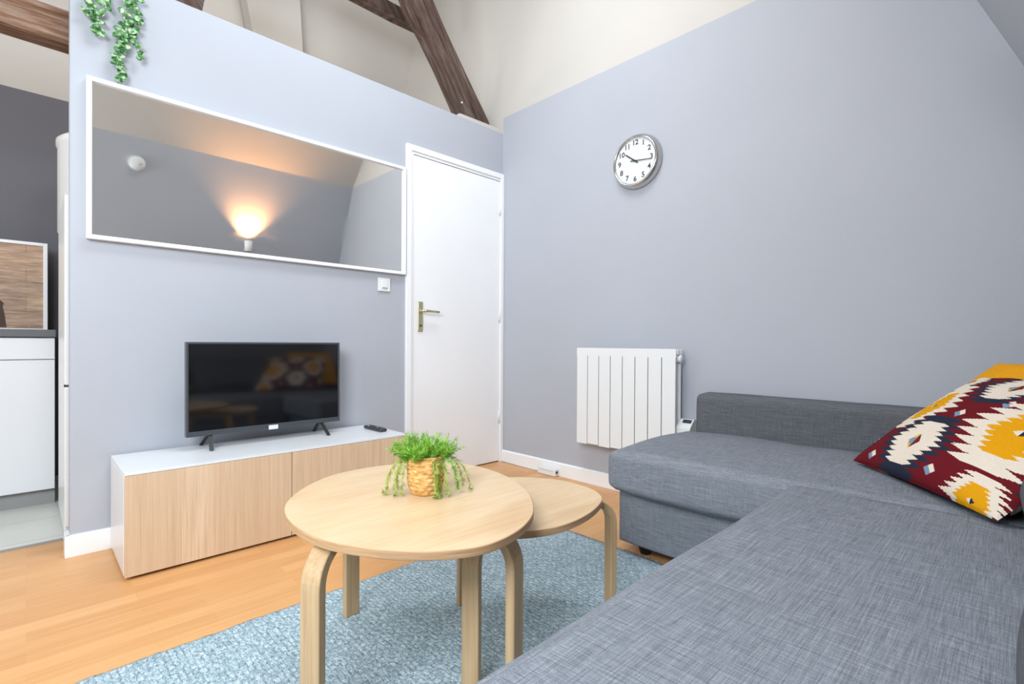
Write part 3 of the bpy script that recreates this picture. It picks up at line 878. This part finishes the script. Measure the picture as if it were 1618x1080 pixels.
for nm, c in (('burgundy', (112, 28, 36)), ('cream', (240, 226, 208)), ('navy', (44, 50, 66)), ('ochre', (236, 166, 22)), ('blue', (128, 152, 176)), ('red', (132, 36, 32))):
    q = NT('kilim_'+nm, .95, spec=.08); nz = q.noise(q.coord(), 500, 2)
    c1 = srgb(*c); q.color(q.ramp(nz, [(.3, tuple(x*.82 for x in c1[:3])+(1,)), (.7, c1)])); q.bump(nz, .5, .0012); KM.append(q.m)
def tri(x): x = x % 1.0; return 1-abs(2*x-1)
def medallion(dx, dy, hx, hy, kind):
    ax, ay = abs(dx)/hx, abs(dy)/hy
    if ax > 1.3 or ay > 1.3: return None
    def inside(k, tooth):
        if ay > k: return False
        st = (math.floor(ay/k*4.5+.5))/4.5                     # stepped outline, one triangular tooth per step
        tt = 1-abs(2*((ay/k*4.5+.5) % 1.0)-1)
        lim = k*(.22+.48*(1-st)) + tooth*tt*.36
        return ax < lim
    if kind == 'c':
        if not inside(1.0, .9): return None
        if ax < .17*(1-ay/.26) if ay < .26 else False:
            if ay < .10: return 5 if dx > 0 else 4
            return 3 if dx < 0 else 2
        if inside(.74, .62): return 1
        return 2
    if not inside(1.0, 1.0): return None
    if ay < .09 and ax < .13*(1-ay/.09): return 2 if dx > 0 else 1
    if inside(.62, .42): return 3
    return 1
MED = [(.38, .22, .25, .23, 'c'), (.16, .55, .19, .24, 'o'), (.08, .87, .18, .15, 'c'), (.47, .79, .23, .18, 'c'), (.80, .45, .30, .27, 'o'), (.87, .02, .17, .14, 'o'), (.86, .98, .22, .20, 'o'), (-.03, .20, .13, .17, 'c'), (1.15, .2, .2, .2, 'c')]
def kilim(u, v):
    for mx, my, hx, hy, kd in MED:
        # medallions lie tilted along the cloth's diagonal
        dx, dy = u-mx, v-my
        c_ = medallion(dx, dy, hx, hy, kd)
        if c_ is not None: return c_
    for sx, sy in ((.115, .335), (.60, .62), (.60, .08), (.42, .50), (.16, .06)):
        dx, dy = (u-sx)/.035, (v-sy)/.035
        if abs(dx)+abs(dy) < 1: return 1 if dx+dy > 0 else 4
    return 0
P1 = Vector((2.035, .400, .452)); P2c = Vector((2.262, .083, .745)); P3 = Vector((1.575, .035, .452))
U = (P3-P1); wu = U.length; U.normalize(); V = (P2c-P1); wv = V.length; V = V.normalized(); N = V.cross(U).normalized()
if N.z < 0: N = -N
o = pillow('throw_pillow', P1, U, V, N, wu, wv, .15, KM, kilim, None, 220, .03)
tag(o, 'burgundy throw pillow with serrated cream and ochre diamonds on the sofa', 'pillow')
q = NT('ochre_cotton', .9, spec=.1); nz = q.noise(q.coord(), 420, 2)
q.color(q.ramp(nz, [(.3, srgb(214, 144, 14)), (.7, srgb(240, 172, 36))])); q.bump(nz, .3, .001); M['ochre'] = q.m
P1y = Vector((2.265, .315, .488)); P2y = Vector((2.305, .050, .792))
Uy = Vector((-.87, -.49, 0)).normalized(); Vy = P2y-P1y; wvy = Vy.length; Vy.normalize()
Ny = Uy.cross(Vy).normalized()
if Ny.z < 0: Ny = -Ny
o = pillow('throw_pillow', P1y, Uy, Vy, Ny, .42, wvy, .085, ['ochre'], lambda u, v: 0, None, 60, .02)
tag(o, 'plain ochre yellow throw pillow behind the patterned one in the sofa corner', 'pillow')

# ------------------------------------------------------------------ lamp and smoke detector on the sloping wall
lx, lz = 1.51, 1.735
ly = slope_y(lz)
t = thing('wall_uplight', (lx, ly, lz), 'small white wall uplight glowing on the sloping wall, seen in the mirror', 'wall lamp')
nrm = Vector((0, 1, -SK)).normalized()
b = bmesh.new(); lathe(b, [(.026, 0), (.030, .002), (.036, .10), (.033, .10), (.027, .004), (0, .004), (0, .0)], (lx, ly+.092, lz-.03), (0, 0, 1), 32)
link('shade', b, 'enamel', t, smooth=True)
b = bmesh.new(); tube(b, [(lx, slope_y(lz)-.01, lz), (lx, ly+.065, lz)], .014, 16); link('bracket', b, 'enamel', t, smooth=True)
bm_ = NT('warm_bulb', .5); bm_.b.inputs['Emission Color'].default_value = (1, .55, .2, 1); bm_.b.inputs['Emission Strength'].default_value = 12
b = bmesh.new(); lathe(b, [(0, 0), (.014, .004), (.018, .02), (.013, .036), (0, .042)], (lx, ly+.092, lz-.015), n=20); link('bulb', b, bm_.m, t, smooth=True)
sp = bpy.data.lights.new('uplight_beam', 'SPOT'); sp.energy = 70; sp.color = (1, .46, .17); sp.spot_size = math.radians(100); sp.spot_blend = 1.0; sp.shadow_soft_size = .012
so = bpy.data.objects.new('uplight_beam', sp); COL.objects.link(so); so.location = (lx, ly+.095, lz+.05)
so.rotation_euler = (math.radians(180-10), 0, 0)

dx_, dz_ = .64, 2.285
t = thing('smoke_detector', (dx_, slope_y(dz_), dz_), 'round white smoke detector on the sloping wall, seen at the mirror left', 'smoke detector')
b = bmesh.new(); lathe(b, [(0, 0), (.055, 0), (.057, .006), (.055, .02), (.044, .030), (0, .034)], (dx_, slope_y(dz_), dz_), nrm, 40); link('housing', b, 'enamel', t, smooth=True)
b = bmesh.new(); lathe(b, [(0, 0), (.004, 0), (.004, .003), (0, .003)], Vector((dx_+.02, slope_y(dz_), dz_))+nrm*.032, nrm, 10); link('indicator', b, 'black', t)

# ================================================================== KITCHEN
def cabinet(xa, xb, label):
    t = thing('base_cabinet', ((xa+xb)/2, 3.8, 0), label, 'kitchen cabinet', None)
    link('carcass', bx((xa, 3.52, .10), (xb, 4.13, .866)), 'lacquer', t)
    link('plinth', bx((xa, 3.545, 0), (xb, 3.56, .10)), 'plinth', t)
    link('drawer_front', bx((xa+.0015, 3.50, .755), (xb-.0015, 3.519, .862), .0015), 'lacquer', t)
    link('door', bx((xa+.0015, 3.50, .085), (xb-.0015, 3.519, .751), .0015), 'lacquer', t)
cabinet(-.488, .108, 'white flat fronted kitchen base cabinet beside the fridge')
t = thing('worktop', (-.5, 3.85, .866), 'slate grey kitchen worktop on the white base cabinets', 'worktop')
link('slab', bx((-.488, 3.485, .868), (.111, 4.25, .906), .002), 'worktop', t)
# framed plank picture standing on the worktop
t = thing('framed_picture', (-.3, 4.1, .906), 'white framed picture of weathered planks leaning on the kitchen wall', 'picture')
b = bmesh.new(); yk = 4.045
for lo, hi in (((.073, yk, .908), (.092, yk+.022, 1.425)), ((-.47, yk, .908), (-.451, yk+.022, 1.425)), ((-.451, yk, 1.407), (.073, yk+.022, 1.425)), ((-.451, yk, .908), (.073, yk+.022, .920))):
    box(b, lo, hi, .002)
link('frame', b, 'white', t)
pk = NT('plank_print', .6)
br = pk.n('ShaderNodeTexBrick', offset=.4); pk.l(pk.coord(rot=(PI/2, 0, 0)), br.inputs['Vector'])
br.inputs['Scale'].default_value = 1; br.inputs['Brick Width'].default_value = .5; br.inputs['Row Height'].default_value = .085; br.inputs['Mortar Size'].default_value = .0012
br.inputs['Color1'].default_value = srgb(204, 168, 138); br.inputs['Color2'].default_value = srgb(150, 124, 106); br.inputs['Mortar'].default_value = srgb(70, 52, 42)
g = pk.noise(pk.coord((5, 5, 60)), 1.4, 6, .7)
pk.color(pk.mix(.55, br.outputs['Color'], pk.ramp(g, [(.38, srgb(104, 92, 86)), (.5, srgb(176, 146, 122)), (.64, srgb(218, 188, 160))])))
link('print', bx((-.451, yk+.010, .915), (.073, yk+.014, 1.410)), pk.m, t)
# dark jug printed on the picture
M['brownink'] = plain('brown_print', srgb(70, 44, 34), .6)
jug = [(-.16, .925), (-.08, .925), (-.088, 1.0), (-.096, 1.045), (-.091, 1.06), (-.10, 1.075), (-.115, 1.08), (-.13, 1.15), (-.15, 1.15), (-.16, 1.05)]
b = bmesh.new(); prism(b, [(x, yk+.0095, z) for x, z in jug], (0, -.0008, 0)); link('jug_motif', b, 'brownink', t)
# floor standing fridge
t = thing('refrigerator', (.36, 3.13, 0), 'white fridge freezer behind the partition end, mostly hidden', 'refrigerator')
link('cabinet', bx((.117, 2.90, .02), (.66, 3.40, 1.475), .006, 3), 'enamel', t)
link('door', bx((.117, 2.845, .66), (.66, 2.894, 1.475), .006, 3), 'enamel', t)
link('door', bx((.117, 2.845, .05), (.66, 2.894, .652), .006, 3), 'enamel', t)
link('door_gap', bx((.1165, 2.85, .652), (.655, 2.895, .660)), 'gap', t)
for fx in (.16, .61):
    b = bmesh.new(); lathe(b, [(0, 0), (.02, 0), (.02, .021), (0, .021)], (fx, 2.95, 0), n=12); link('foot', b, 'black', t)
    b = bmesh.new(); lathe(b, [(0, 0), (.02, 0), (.02, .021), (0, .021)], (fx, 3.35, 0), n=12); link('foot', b, 'black', t)
# water heater above the fridge, against the far wall
t = thing('water_heater', (.42, 3.75, 1.5), 'white cylindrical water heater hung above and behind the fridge', 'water heater')
b = bmesh.new(); lathe(b, [(0, 0), (.26, 0), (.285, .02), (.285, .50), (.292, .505), (.292, .535), (.275, .55), (.12, .585), (0, .59)], (.41, 3.78, 1.44), n=64)
link('tank', b, 'enamel', t, smooth=True)
link('bracket', bx((.33, 4.04, 1.6), (.49, 4.25, 1.85)), 'plinth', t)
